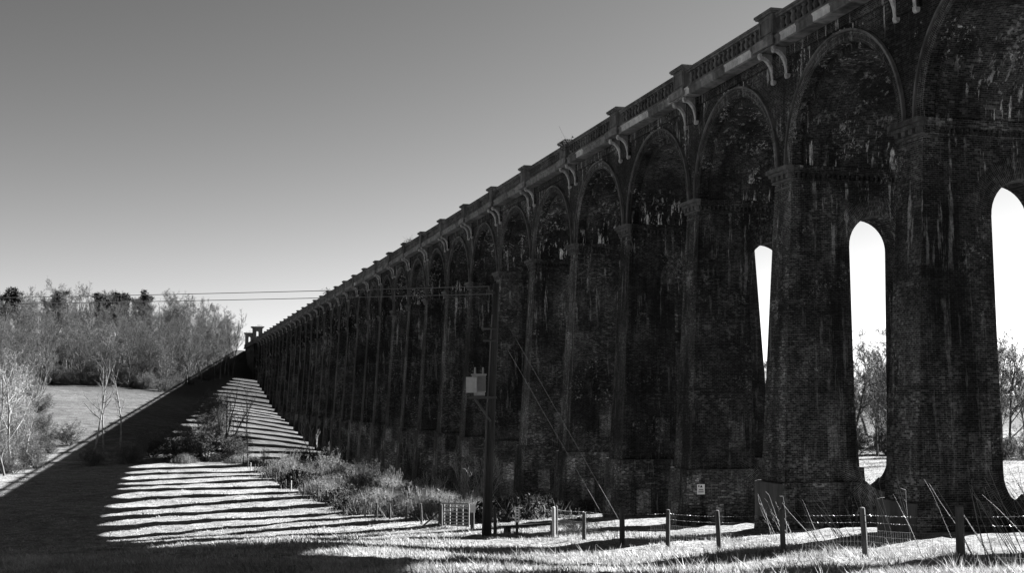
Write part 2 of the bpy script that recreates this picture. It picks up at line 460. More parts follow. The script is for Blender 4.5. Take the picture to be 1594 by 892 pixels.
def capital_mesh():
    m = MB(); h = .86
    for z0, z1, p, pf in ((9.7, 9.78, .04, .06), (10.02, 10.12, .07, .16), (10.12, 10.34, .03, .10), (10.34, 10.5, .16, .34), (10.5, 10.7, .22, .46)):
        m.box(-.03, DEPTH+pf, -h-p*.75, h+p*.75, z0, z1-.001)
    return m
def capital_front():
    m = MB(); h = .86
    for z0, z1, p, pf in ((9.7, 9.78, .04, .06), (10.02, 10.12, .1, .16), (10.12, 10.34, .05, .10), (10.34, 10.5, .16, .3), (10.5, 10.7, .22, .42)):
        m.box(-pf, -.031, -h-p, h+p, z0, z1-.001)
    for k in range(4): m.box(-.28, -.101, -h-.1+k*.5, -h+.16+k*.5, 10.13, 10.33)
    return m
def dentil_mesh():
    m = MB(); h = .86
    y = -h
    for k in range(34):
        x = -.05+k*.255
        for s in (-1, 1): m.box(x, x+.13, *(sorted((s*(h+.024), s*(h+.1)))), 10.13, 10.335)
    return m

N_ARC = 36
def arch_mesh():
    m = MB(); hs = BAY/2; X0, X1 = 0.0, DEPTH
    A = [math.pi*i/N_ARC for i in range(N_ARC+1)]
    P = [(R_ARCH*math.cos(a), Z_IMP+R_ARCH*math.sin(a)) for a in A]
    for x, flip in ((X0, False), (X1, True)):
        def q(pts): m.poly(pts[::-1] if flip else pts)
        for (ya, za), (yb, zb) in zip(P, P[1:]): q([(x, ya, za), (x, ya, Z_SOF), (x, yb, Z_SOF), (x, yb, zb)])
        q([(x, hs, Z_IMP), (x, hs, Z_SOF), (x, R_ARCH, Z_SOF), (x, R_ARCH, Z_IMP)])
        q([(x, -R_ARCH, Z_IMP), (x, -R_ARCH, Z_SOF), (x, -hs, Z_SOF), (x, -hs, Z_IMP)])
    m.poly([(X0, -hs, Z_SOF), (X0, hs, Z_SOF), (X1, hs, Z_SOF), (X1, -hs, Z_SOF)])
    def barrel(r, xa, xb):
        for a, b in zip(A, A[1:]):
            m.poly([(xa, r*math.cos(a), Z_IMP+r*math.sin(a)), (xa, r*math.cos(b), Z_IMP+r*math.sin(b)),
                    (xb, r*math.cos(b), Z_IMP+r*math.sin(b)), (xb, r*math.cos(a), Z_IMP+r*math.sin(a))],
                   [(xa, a*r), (xa, b*r), (xb, b*r), (xb, a*r)])
    barrel(R_ARCH, X0, .5); barrel(R_ARCH-.28, .5, X1-.5); barrel(R_ARCH, X1-.5, X1)
    m.ring(0, Z_IMP, R_ARCH-.28, R_ARCH, 0, math.pi, .5, .5, N_ARC)
    m.ring(0, Z_IMP, R_ARCH-.28, R_ARCH, 0, math.pi, X1-.5, X1-.5, N_ARC)
    return m

viaduct = empty('viaduct', (XF, Y0, 0))
tag(viaduct, 'long dark brick railway viaduct of tall arches receding across the valley', 'viaduct')

me_shaft = pier_shaft(Z_PLINTH, Z_IMP-.02).mesh('pier', M['brick'])
me_shaft.materials.append(M['brick_front'])  # lightened tone goes on the front faces only
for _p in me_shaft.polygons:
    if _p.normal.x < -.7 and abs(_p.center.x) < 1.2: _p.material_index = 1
me_plinth = pier_shaft(Z_FOOT, Z_PLINTH-.002, .175).mesh('plinth', M['brick_plinth'])
me_cap = capital_mesh().mesh('impost_course', M['brick'])
me_capf = capital_front().mesh('capital', M['sooty_stone'])
me_dent = dentil_mesh().mesh('dentil_course', M['brick'])
me_sr_top = slot_ring(True, -1).mesh('slot_arch', M['ring'])
me_sr_bot = slot_ring(False, -1).mesh('slot_invert', M['ring'])
me_arch = arch_mesh().mesh('arch', M['brick_vault'])
m = MB(); m.ring(0, Z_IMP, R_ARCH+.004, R_ARCH+.235, 0, math.pi, -.05, .02, N_ARC); m.ring(0, Z_IMP, R_ARCH+.245, R_ARCH+.42, 0, math.pi, -.07, .02, N_ARC)
me_ring = m.mesh('arch_ring', M['ring'])
m = MB(); m.ring(0, Z_IMP, R_ARCH+.43, R_ARCH+.53, 0, math.pi, -.16, .02, N_ARC)
me_hood = m.mesh('hood_mould', M['stone'])
m = MB(); m.box(-.1, .02, -BAY/2+.001, BAY/2-.001, 15.92, Z_SOF-.004)
me_band = m.mesh('string_course', M['brick'])
m = MB(); m.box(-.16, .02, -.98, .98, 15.1, Z_SOF-.006)
me_frieze = m.mesh('pilaster_head', M['brick'])

# pale curved bracket: a quarter-round rib with a darker web above it
def bracket():
    b, w = MB(), MB(); t, tw = .1, .055; n = 9
    O = [(-.74+.56*math.sin(math.pi/2*i/n), 15.12+1.0*math.cos(math.pi/2*i/n)) for i in range(n+1)]
    I = [(-.74+.70*math.sin(math.pi/2*i/n), 15.12+1.14*math.cos(math.pi/2*i/n)) for i in range(n+1)]
    for k in range(n):
        q = [O[k], O[k+1], I[k+1], I[k]]
        b.poly([(x, -t, z) for x, z in q]); b.poly([(x, t, z) for x, z in q[::-1]])
        b.poly([(O[k][0], -t, O[k][1]), (O[k][0], t, O[k][1]), (O[k+1][0], t, O[k+1][1]), (O[k+1][0], -t, O[k+1][1])])
        b.poly([(I[k][0], -t, I[k][1]), (I[k+1][0], -t, I[k+1][1]), (I[k+1][0], t, I[k+1][1]), (I[k][0], t, I[k][1])])
        q = [I[k], I[k+1], (.02, 16.39)]
        w.poly([(x, -tw, z) for x, z in q]); w.poly([(x, tw, z) for x, z in q[::-1]])
    w.poly([(-.74, -tw, 16.26), (-.74, tw, 16.26), (-.74, tw, 16.39), (-.74, -tw, 16.39)])
    w.poly([(-.74, -tw, 16.26), (.02, -tw, 16.39), (-.74, -tw, 16.39)]); w.poly([(-.74, tw, 16.26), (-.74, tw, 16.39), (.02, tw, 16.39)])
    b.prism([(-.75, 16.1), (-.739, 16.388), (-.86, 16.388), (-.88, 16.25), (-.83, 16.12)], -t-.02, t+.02)
    b.prism([(-.2, 15.13), (-.2, 14.98), (-.14, 14.9), (-.04, 14.9), (.01, 15.0), (.01, 15.13)], -t-.02, t+.02)
    return b, w
_b, _w = bracket()
me_bracket = _b.mesh('bracket', M['bracket']); me_web = _w.mesh('web', M['stone_mid'])

CORN = 7
def cornice_mesh(mat, k):
    L = BAY/CORN; c = MB(); g = .008
    c.prism([(-.78, 16.40), (.02, 16.40), (.02, 16.86), (-.86, 16.86), (-.9, 16.82), (-.9, 16.76), (-.84, 16.7), (-.84, 16.44)], -L/2+g, L/2-g)
    return c.mesh('cornice_stone', mat)
me_corn = [cornice_mesh(M['stone_mid'], 0), cornice_mesh(M['stone_mid'], 1), cornice_mesh(M['stone'], 2)]
m = MB(); L_ = BAY/CORN
m.prism([(-.853, 16.445), (-.841, 16.445), (-.841, 16.7), (-.905, 16.762), (-.905, 16.82), (-.913, 16.82), (-.913, 16.755), (-.853, 16.695)], -L_/2+.02, L_/2-.02)
me_face = m.mesh('renewed_face', M['stone_pale'])
m = MB(); m.box(-.83, -.22, -.74, .74, 16.98, 18.0); m.box(-.92, -.14, -.86, .86, 16.862, 16.98)
for y0, y1, z0, z1 in ((-.64, -.5, 17.1, 17.9), (.5, .64, 17.1, 17.9), (-.5, .5, 17.1, 17.2), (-.5, .5, 17.8, 17.9)): m.box(-.87, -.831, y0, y1, z0, z1)
me_ped = m.mesh('pedestal', M['stone'])
m = MB(); m.box(-.95, -.1, -.86, .86, 18.002, 18.08); m.box(-1.0, -.05, -.92, .92, 18.081, 18.2)
me_pcap = m.mesh('pedestal_cap', M['stone'])
m = MB(); m.box(-1.04, -.931, -1.0, 1.0, 16.44, 16.855)
me_pblock = m.mesh('pedestal_block', M['stone_mid'])
hl = BAY/2-.87
m = MB(); m.box(-.72, -.3, -hl, hl, 17.72, 17.82); m.box(-.78, -.24, -hl+.02, hl-.02, 17.822, 17.94)
me_rail = m.mesh('coping', M['stone'])
m = MB(); m.box(-.74, -.28, -hl, hl, 16.862, 17.03)
me_base = m.mesh('balustrade_base', M['stone'])
m = MB(); m.box(-.36, -.31, -hl, hl, 17.031, 17.719); me_back = m.mesh('added_backing', M['stone'])  # sheet added behind the balusters to block sky and darken the gaps
BAL = [(.125, 0), (.125, .08), (.075, .12), (.15, .32), (.075, .56), (.125, .62), (.125, .69)]
m = MB(); m.lathe(BAL, 6); me_bal = m.mesh('baluster', M['stone'])
NB = 17
bal_y = [-hl+(k+.5)*2*hl/NB for k in range(NB)]

I0, I1 = -6, 33
crng = random.Random(11)
for i in range(I0, I1+1):
    y = BAY*i
    p = link_mesh('pier', me_shaft, viaduct, (0, y, 0))
    link_mesh('plinth', me_plinth, p); link_mesh('impost_course', me_cap, p); link_mesh('capital', me_capf, p)
    tag(link_mesh('dentil_course', me_dent, p), kind='stuff')
    if i in (-1, 0):
        f = MB(); f.box(-1.12, -1.03, -1.36, 1.36, -10, -4.1); f.build('concrete_facing', M['concrete'], p)
    if i < 14: link_mesh('slot_arch', me_sr_top, p); link_mesh('slot_invert', me_sr_bot, p)
for i in range(I0-1, I1+1):
    y = BAY*(i+.5)
    a = link_mesh('arch', me_arch, viaduct, (0, y, 0))
    link_mesh('arch_ring', me_ring, a); link_mesh('hood_mould', me_hood, a); link_mesh('string_course', me_band, a)
    bal = link_mesh('balustrade_base', me_base, viaduct, (0, y, 0)); link_mesh('coping', me_rail, bal)
    if -3 <= i < 10: link_mesh('added_backing', me_back, bal)  # left off the farther bays so sunlight still passes their balusters
    if 0 <= i < 17:
        for yy in bal_y: link_mesh('baluster', me_bal, bal, (-.51, yy, 17.03))
    for k in range(CORN):
        r = crng.random()
        me = me_corn[0] if r < (.42 if i < 2 else .06 if i < 6 else .02) else me_corn[1] if r < .75 else me_corn[2]
        if i < -2: continue
        c = link_mesh('cornice_stone', me, viaduct, (0, y-BAY/2+(k+.5)*BAY/CORN, 0))
        if me is me_corn[0]: link_mesh('renewed_face', me_face, c)
for i in range(I0, I1+1):
    y = BAY*i
    p = link_mesh('pedestal', me_ped, viaduct, (0, y, 0)); link_mesh('pedestal_cap', me_pcap, p); link_mesh('pedestal_block', me_pblock, p)
    link_mesh('pilaster_head', me_frieze, viaduct, (0, y, 0))
    if i >= -1:
        for s in (-.72, .72): link_mesh('web', me_web, link_mesh('bracket', me_bracket, viaduct, (0, y+s, 0)))

def many_balusters(x, bays):
    m = MB(); m.lathe(BAL, 5)
    v = np.array(m.v); f = np.array(m.f)
    offs = np.array([(x, BAY*(i+.5)+yy, 17.03) for i in bays for yy in bal_y])
    V = (v[None]+offs[:, None]).reshape(-1, 3); F = (f[None]+(np.arange(len(offs))*len(v))[:, None, None]).reshape(-1, 4)
    return mesh_np('baluster_row', V, F, M['stone'])
tag(link_mesh('baluster_row', many_balusters(-.51, list(range(17, I1+1))+list(range(I0-1, 0))), viaduct), kind='stuff')
tag(link_mesh('rear_baluster_row', many_balusters(DEPTH+.51, range(I0-1, I1+1)), viaduct), kind='stuff')
ya, yb = BAY*(I0-1), BAY*(I1+1)
m = MB(); m.box(DEPTH-.02, DEPTH+.9, ya, yb, 16.41, 16.86); m.build('rear_cornice', M['stone'], viaduct)
m = MB(); m.box(DEPTH+.28, DEPTH+.74, ya, yb, 16.861, 17.03); m.build('rear_balustrade_base', M['stone'], viaduct)
m = MB(); m.box(DEPTH+.24, DEPTH+.78, ya, yb, 17.72, 17.94); m.build('rear_coping', M['stone'], viaduct)
m = MB(); m.box(DEPTH+.2, DEPTH+.83, -.74, .74, 17.031, 18.2); mr = m.mesh('rear_pedestal', M['stone'])
for i in range(I0, I1+1): link_mesh('rear_pedestal', mr, viaduct, (0, BAY*i, 0))
m = MB(); m.box(.03, DEPTH-.03, ya, yb, 16.41, 16.7)
m.build('track_bed', M['ballast'], viaduct)
# solid abutment into the far hillside
m = MB(); A0, A1 = yb-.4, 482-Y0
m.box(-.35, DEPTH+.35, A0, A1, -6, Z_SOF-.01); m.box(-.75, 2.4, A0+2.6, A0+7.4, -6, Z_SOF-.012); m.box(-.55, DEPTH+.55, A0+.3, A1-.3, 10.1, 10.7)
ab = m.build('abutment', M['brick'], viaduct)
m = MB(); m.box(-.95, DEPTH+.95, A0+.42, A1, Z_SOF, 16.86); ab2 = m.build('abutment_cornice', M['stone'], ab)
for xa in (-.78, DEPTH+.3): m = MB(); m.box(xa, xa+.48, A0+.5, A1, 16.862, 17.94); m.build('abutment_parapet', M['stone'], ab)

def pavilion(x, y, label, s=1.0):
    t = empty('pavilion', (x, y, 16.87), 0, s); t.scale[2] = s*.92
    tag(t, label, 'pavilion', 'stone pavilions at the far end of the viaduct')
    b = 1.55
    m = MB(); m.box(-b-.15, b+.15, -b-.15, b+.15, 0, 1.1); m.build('base', M['stone'], t)
    for k in range(4):                                          # four walls, each with a round headed opening
        w = MB(); th = .35; ow, oz0, ozs = .42, 1.9, 3.9
        e = b-.36 if k % 2 else b
        cols = [-e, -ow]+[]
        w.box(-e, -ow, b-th, b, 1.101, 5.2); w.box(ow, e, b-th, b, 1.101, 5.2); w.box(-ow+.001, ow-.001, b-th+.002, b-.002, 1.101, oz0)
        n = 8
        for i in range(n):
            a0, a1 = math.pi*i/n, math.pi*(i+1)/n
            p0, p1 = (ow*math.cos(a0), ozs+ow*math.sin(a0)), (ow*math.cos(a1), ozs+ow*math.sin(a1))
            for yy, fl in ((b-.003, 1), (b-th+.003, 0)):
                q = [(p0[0], yy, p0[1]), (p0[0], yy, 5.2), (p1[0], yy, 5.2), (p1[0], yy, p1[1])]
                w.poly(q if fl else q[::-1])
            w.poly([(p0[0], b-th, p0[1]), (p1[0], b-th, p1[1]), (p1[0], b, p1[1]), (p0[0], b, p0[1])])
        w.build('wall', M['stone'], t, rz=k*math.pi/2)
    m = MB(); m.box(-b-.1, b+.1, -b-.1, b+.1, 5.201, 5.5); m.box(-b-.45, b+.45, -b-.45, b+.45, 5.501, 5.75); m.build('cornice', M['stone'], t)
    m = MB(); e = b+.6
    R = [(-e, -e, 5.9), (e, -e, 5.9), (e, e, 5.9), (-e, e, 5.9)]; L = [(x_, y_, 5.751) for x_, y_, _ in R]
    for i in range(4):
        j = (i+1) % 4
        m.poly([R[i], R[j], (0, 0, 7.0)]); m.poly([L[i], L[j], R[j], R[i]])
    m.poly(L[::-1]); m.build('roof', M['stone_mid'], t)
pavilion(XF+.8, 435.0, 'nearer stone pavilion with low pyramid roof at far end of parapet', 1.0)
pavilion(XF+.6, 474.0, 'farther stone pavilion standing just left of the other at the far end', .95)

# ------------------------------------------------------------------ trees and scrub
def grow(seed, h, trunk_r, levels=4, kids=(9, 7, 6, 5), lean=.0, up=.35, spread=.9, first=.25, ratio=.48, droop=0.0, trunk_split=1, fan=.25):
    """returns segments (p0, p1, r0, r1, level)"""
    r = np.random.default_rng(seed); seg = []
    def branch(p, d, L, rad, lev):
        n = 5 if lev == 0 else 4 if lev == 1 else 3 if lev == 2 else 2
        pts = [p]; dirs = []
        for i in range(n):
            d = d+r.normal(0, .10+.07*lev, 3); d[2] += (up*.25 if lev else .06)-droop*lev*.1
            d = d/np.linalg.norm(d); dirs.append(d)
            q = pts[-1]+d*L/n
            ra, rb = rad*(1-.75*i/n), rad*(1-.75*(i+1)/n)
            seg.append((pts[-1], q, ra, rb, lev)); pts.append(q)
        if lev+1 >= levels: return
        nk = kids[lev]
        for k in range(nk):
            t = (first if lev == 0 else .2)+(1-(first if lev == 0 else .2))*(k+r.random()*.8)/nk
            t = min(t, .98); i = min(int(t*n), n-1); f = t*n-i
            b = pts[i]*(1-f)+pts[i+1]*f; dd = dirs[i]
            a = r.normal(0, 1, 3); a -= a.dot(dd)*dd; a /= np.linalg.norm(a)+1e-9
            s = spread*(.75+.5*r.random())
            nd = dd*math.cos(s)+a*math.sin(s); nd[2] += up*.6; nd /= np.linalg.norm(nd)
            kl = L*ratio*(.65+.6*r.random())*(1.12-.55*t if lev == 0 else 1.1-.4*t)
            branch(b, nd, kl, rad*(1-.7*t)*.55+.004, lev+1)
    for k in range(trunk_split):
        d = np.array([lean+r.normal(0, .05+fan*(trunk_split > 1)), r.normal(0, .05+fan*(trunk_split > 1)), 1.0]); d /= np.linalg.norm(d)
        branch(np.array([r.normal(0, .1)*(trunk_split > 1), r.normal(0, .1)*(trunk_split > 1), -.3]), d, h*(.8+.15*r.random() if trunk_split > 1 else .9), trunk_r, 0)
    return seg

def seg_mesh(name, seg, mat, sides):
    if not seg: return None
    p0 = np.array([s[0] for s in seg]); p1 = np.array([s[1] for s in seg]); r0 = np.array([s[2] for s in seg]); r1 = np.array([s[3] for s in seg])
    d = p1-p0; d /= np.linalg.norm(d, axis=1)[:, None]+1e-9
    ref = np.where(np.abs(d[:, 2:3]) > .9, np.array([[1., 0, 0]]), np.array([[0, 0, 1.]]))
    a = np.cross(d, ref); a /= np.linalg.norm(a, axis=1)[:, None]+1e-9; b = np.cross(d, a)
    ang = 2*np.pi*np.arange(sides)/sides
    off = a[:, None]*np.cos(ang)[None, :, None]+b[:, None]*np.sin(ang)[None, :, None]
    A = p0[:, None]+off*r0[:, None, None]; B = p1[:, None]+off*r1[:, None, None]
    V = np.concatenate([A, B], 1).reshape(-1, 3); n = len(seg)
    i = np.arange(sides); j = (i+1) % sides
    F = np.stack([i, j, j+sides, i+sides], 1)[None]+(np.arange(n)*2*sides)[:, None, None]
    return mesh_np(name, V, F.reshape(-1, 4), mat, smooth=True)

def twig_mesh(name, seg, mat, width, r):
    """finest twigs: slim tapering blades"""
    p0 = np.array([s[0] for s in seg]); p1 = np.array([s[1] for s in seg])
    d = p1-p0; s = np.cross(d, r.normal(0, 1, d.shape)); s /= np.linalg.norm(s, axis=1)[:, None]+1e-9
    w = np.maximum(np.array([q[2] for q in seg]), width)[:, None]
    V = np.stack([p0-s*w*.5, p0+s*w*.5, p1+d*.25], 1).reshape(-1, 3)
    return mesh_np(name, V, np.arange(len(V)).reshape(-1, 3), mat)

def tree_meshes(seed, trunk_mat, twig_mat, width=.03, **kw):
    seg = grow(seed, **kw); r = np.random.default_rng(seed+100)
    top = max(s[4] for s in seg)
    trunk = seg_mesh('trunk', [s for s in seg if s[4] == 0], trunk_mat, 6)
    limb = [s for s in seg if 0 < s[4] < top]; fine = [s for s in seg if s[4] == top]
    a = seg_mesh('limbs', limb, twig_mat, 3); b = twig_mesh('twigs', fine, twig_mat, width, r)
    # limbs and twigs become the crown: one mesh
    va, vb = np.empty(len(a.vertices)*3, np.float32), np.empty(len(b.vertices)*3, np.float32)
    a.vertices.foreach_get('co', va); b.vertices.foreach_get('co', vb)
    va, vb = va.reshape(-1, 3), vb.reshape(-1, 3)
    fa = np.empty(len(a.loops), np.int32); a.loops.foreach_get('vertex_index', fa); fa = fa.reshape(-1, 4)
    tri = np.concatenate([fa[:, [0, 1, 2]], fa[:, [0, 2, 3]], np.arange(len(vb)).reshape(-1, 3)+len(va)])
    crown = mesh_np('crown', np.concatenate([va, vb]), tri, twig_mat)
    bpy.data.meshes.remove(a); bpy.data.meshes.remove(b)
    return trunk, crown

def plant(name, pair, x, y, s=1.0, rz=None, label=None, cat='tree', group=None, tilt=0.0, dz=0.0):
    o = empty(name, (x, y, gz(x, y)+dz), random.uniform(0, 6.28) if rz is None else rz, s)
    if tilt: o.rotation_euler[1] = tilt
    tag(o, label, cat, group)
    link_mesh('trunk', pair[0], o); link_mesh('crown', pair[1], o)
    return o

wood = [tree_meshes(20+k, M['bark'], M['twig'], .062, h=15, trunk_r=.2, levels=5, kids=(15, 9, 7, 5), up=.42, spread=.85, first=.16, ratio=.46) for k in range(3)]
wood += [tree_meshes(30+k, M['bark_pale' if k == 1 else 'bark'], M['twig'], .055, h=16, trunk_r=.15, levels=5, kids=(18, 8, 6, 5), up=.7, spread=.6, first=.22, ratio=.36) for k in range(3)]
pair_oak = tree_meshes(41, M['bark'], M['twig'], .04, h=12, trunk_r=.28, levels=5, kids=(9, 6, 6, 5), up=.3, spread=1.0, first=.2, ratio=.55)
pair_bush = [tree_meshes(50+k, M['bark'], M['twig'], .034, h=3.4, trunk_r=.05, levels=4, kids=(10, 7, 6, 0), up=.12, spread=.9, first=.08, ratio=.5, trunk_split=10, fan=.7) for k in range(2)]
pair_pale = [tree_meshes(60+k, M['bark_pale'], M['twig_pale'], .035, h=12, trunk_r=.17, levels=5, kids=(11, 6, 5, 4), up=.35, spread=.85, first=.25, ratio=.5) for k in range(2)]
pair_slim = [tree_meshes(70+k, M['bark_pale'], M['twig'], .03, h=16, trunk_r=.17, levels=5, kids=(14, 6, 4, 3), up=.4, spread=.8, first=.4, ratio=.28) for k in range(2)]
pair_multi = tree_meshes(80, M['bark'], M['twig'], .025, h=11, trunk_r=.14, levels=5, kids=(9, 6, 4, 3), up=.7, spread=.5, first=.3, ratio=.35, trunk_split=4)
pair_scrub = tree_meshes(86, M['bark'], M['twig_pale'], .03, h=3.6, trunk_r=.04, levels=4, kids=(8, 6, 4, 0), up=.5, spread=.5, first=.1, ratio=.4, trunk_split=8, fan=.35)
pair_small = tree_meshes(84, M['bark_pale'], M['twig_pale'], .03, h=6.0, trunk_r=.07, levels=4, kids=(6, 5, 4, 0), up=.8, spread=.45, first=.15, ratio=.4, trunk_split=3)

def pine_pair(seed):
    r = np.random.default_rng(seed)
    seg = grow(seed, h=13, trunk_r=.22, levels=3, kids=(17, 5, 0), up=.2, spread=1.15, first=.5, ratio=.24)
    tr = seg_mesh('trunk', [s for s in seg if s[4] == 0], M['bark'], 6)
    tips = np.array([s[1] for s in seg if s[4] == 2])
    c = np.repeat(tips, 20, 0)+r.normal(0, .3, (len(tips)*20, 3))*np.array([1, 1, .55])
    d1, d2 = r.normal(0, .2, c.shape), r.normal(0, .2, c.shape)
    V = np.stack([c, c+d1, c+d2], 1).reshape(-1, 3)
    return tr, mesh_np('crown', V, np.arange(len(V)).reshape(-1, 3), M['needle'])
pines = [pine_pair(90), pine_pair(91)]

trng = random.Random(5)
WL, WG = 'bare winter tree in the wood covering the far left hillside', 'trees of the wood on the far left hillside'
cnt = 0
spots = []
tries = 0
while len(spots) < 240 and tries < 60000:
    tries += 1
    be = trng.uniform(-9.5, 3.4); y = 296+190*trng.random()**1.15
    x = y*math.tan(math.radians(be))
    edge = 298 if be < -5.4 else 351 if be < .3 else 356+24*(be-.3)
    if -5.4 <= be < -4.6: edge = 298+(be+5.4)*66
    if y < edge or x > 23: continue
    dmin = 3.6 if y < edge+25 else 5.0
    if any((x-a)**2+(y-b)**2 < dmin*dmin for a, b in spots): continue
    spots.append((x, y))
for x, y in spots:
    kk = trng.choice((0, 1, 2, 0, 1, 2, 3, 4, 5)); be = math.degrees(math.atan2(x, y))
    WL = ('broad bushy' if kk < 3 else 'pale stemmed slender' if kk == 4 else 'grey slender')+' bare tree '+('at the front edge of' if y < 372 else 'along the ridge of' if y > 440 else 'halfway up')+' the hillside wood, '+('left part' if be < -4 else 'middle part' if be < -.5 else 'right part')
    plant('bare_tree', wood[kk], x, y, trng.uniform(.7, 1.05)*(1.0+.3*float(sstep(400, 470, y)))*(1-.25*float(sstep(345, 300, y))), label=WL, group=WG)
for k, (x, y, s) in enumerate([(-50, 474, 1.62), (-53.5, 480, 1.4), (-37, 470, 1.6), (-38.8, 478, 1.35), (-20.2, 472, 1.6), (-16, 474, 1.5), (-13.6, 470, 1.62), (-9.4, 474, 1.62), (-6.8, 472, 1.5), (-24, 482, 1.4), (-56, 470, 1.45), (4, 478, 1.25)]):
    plant('pine_tree', pines[k % 2], x, y, s*.98, label='dark pine rising above the bare wood on the far left ridge', group='pines on the far left ridge')
# understorey shrubs along the front of the wood
for k in range(60):
    be = trng.uniform(-8.5, 2.6); y = (302 if be < -5.2 else 353 if be < .3 else 358+24*(be-.3))+trng.uniform(-4, 14); x = y*math.tan(math.radians(be))
    plant('shrub', pair_bush[k % 2], x, y, trng.uniform(.8, 1.5), label='leafless shrub along the front edge of the hillside wood', cat='shrub', group='shrubs fronting the hillside wood')
for k in range(70):
    be = trng.uniform(-8.5, 2.2); y = (330 if be < -5.2 else 368 if be < .3 else 378+24*(be-.3))+trng.uniform(0, 60); x = y*math.tan(math.radians(be))
    plant('shrub', pair_bush[k % 2], x, y, trng.uniform(1.1, 2.2), label='leafless undergrowth shrub within the hillside wood', cat='shrub', group='undergrowth of the hillside wood')
# beyond the viaduct, seen through the pier openings
spots2 = []
while len(spots2) < 58:
    be = trng.choice((26.2, 30.8, 30.8, 36.6))+trng.uniform(-2.2, 2.2); x = trng.uniform(80, 118); y = x/math.tan(math.radians(be))
    if any((x-a)**2+(y-b)**2 < 7 for a, b in spots2): continue
    spots2.append((x, y))
for k, (x, y) in enumerate(spots2):
    plant('bare_tree', (wood+[pair_oak])[k % 7], x, y, trng.uniform(.7, 1.0), label='bare tree beyond the viaduct, seen through the '+('narrow sliver opening' if x/y < .53 else 'middle pier opening' if x/y < .66 else 'opening at the right edge'), group='trees beyond the viaduct')
for k in range(40):
    be = (26.2, 30.8, 36.6)[k % 3]+trng.uniform(-2, 2); x = trng.uniform(77, 90)
    plant('shrub', pair_bush[k % 2], x, x/math.tan(math.radians(be)), trng.uniform(.8, 1.4), label='leafless shrub beyond the viaduct at the foot of the trees', cat='shrub', group='shrubs beyond the viaduct')

# single trees on the near side
plant('bare_tree', pair_pale[0], -22.2, 207, 1.3, 1.0, 'pale bare tree at the left edge, spreading over the lit field')
plant('bare_tree', pair_pale[1], -25.2, 214, 1.25, 2.0, 'taller pale bare tree cut by the left edge of the picture')
plant('bare_tree', pair_pale[1], -19.8, 200, .8, 4.0, 'smaller pale bare tree right of the other two at the left edge')
plant('bare_tree', pair_oak, -21.2, 190, .7, 0.3, 'low dark bare tree with crooked boughs at the left edge')
plant('bare_tree', pair_slim[0], -10.6, 208, 1.05, 0.2, 'slender pale trunk, leftmost of three rising from the dark bank')
plant('bare_tree', pair_slim[1], -9.2, 212, 1.02, 1.2, 'slender pale trunk, middle one of three rising from the dark bank')
plant('bare_tree', pair_slim[0], -7.0, 218, .98, 2.4, 'slender pale trunk, rightmost of three rising from the dark bank')
plant('bare_tree', pair_multi, 9.5, 221, 1.05, .5, 'dark many stemmed bare tree in front of the striped slope')
plant('bare_tree', pair_slim[1], 12.9, 212, .78, .8, 'thin pale trunk standing by the end of the field fence')
plant('bare_tree', pair_small, 24.2, 217, 1.1, .4, 'small pale upright bare tree beside the viaduct piers')
plant('shrub', pair_bush[0], 6.5, 212, 1.9, .4, 'big round leafless thicket, largest of those at the foot of the striped slope', 'shrub')
plant('shrub', pair_bush[1], 1.5, 211, 1.5, 1.4, 'leafless thicket left of the big round one, half in shade', 'shrub')
plant('shrub', pair_bush[0], 10.2, 214, 1.5, 2.2, 'leafless thicket right of the big round one, below the stemmed tree', 'shrub')
plant('shrub', pair_scrub, 22.4, 95, 1.45, 1.0, 'bare branching shrub behind the utility pole', 'shrub')
plant('shrub', pair_bush[0], 20.6, 64.0, .42, .5, 'tangled bare twigs on the fence beside the stay wires', 'shrub')
for k, (x, y, s) in enumerate([(-5, 206, 1.2), (-18, 200, 1.3), (-10, 203, 1.0), (-22, 196, 1.2), (-2, 222, 1.1), (-15, 225, 1.2), (-28, 188, 1.3)]):
    plant('shrub', pair_bush[k % 2], x, y, s, label='leafless shrub on the dark river bank under the slender trunks', cat='shrub', group='shrubs on the dark river bank')
for k, (x, y, s) in enumerate([(3.5, 215, 1.7), (9.2, 209, 1.3), (11.6, 211, 1.1), (-1.5, 214, 1.3), (8.2, 240, 1.6), (8.5, 252, 1.7), (8.8, 264, 1.7), (9.2, 277, 1.6), (9.6, 290, 1.5), (10, 303, 1.4), (6, 222, 1.6)]):
    plant('shrub', pair_bush[k % 2], x, y, s, label='smaller leafless thicket in the hedge running up the striped slope', cat='shrub', group='thickets of the hedge on the striped slope')
for k, (x, y, s) in enumerate([(-27, 222, 1.5), (-24, 228, 1.2), (-20, 213, 1.2), (-28, 236, 1.4), (-23, 242, 1.0), (-24.5, 203, 1.3), (-19, 204, .9), (-22, 199, 1.1), (-22.5, 220, 1.6), (-25.5, 231, 1.7), (-19.5, 224, 1.2), (-26.5, 246, 1.7), (-21.5, 238, 1.1), (-28.5, 258, 1.8), (-24, 262, 1.3), (-30, 272, 1.8), (-17, 216, .9), (-22.5, 209, 1.5), (-20.5, 195, 1.0), (-26.5, 285, 1.6), (-31, 292, 1.7)]):
    plant('shrub', pair_scrub if k % 2 else pair_bush[0], x, y, s*(1.15 if k % 2 else 1), label='pale shrub in the sunlit scrub at the left edge', cat='shrub', group='sunlit shrubs at the left edge')

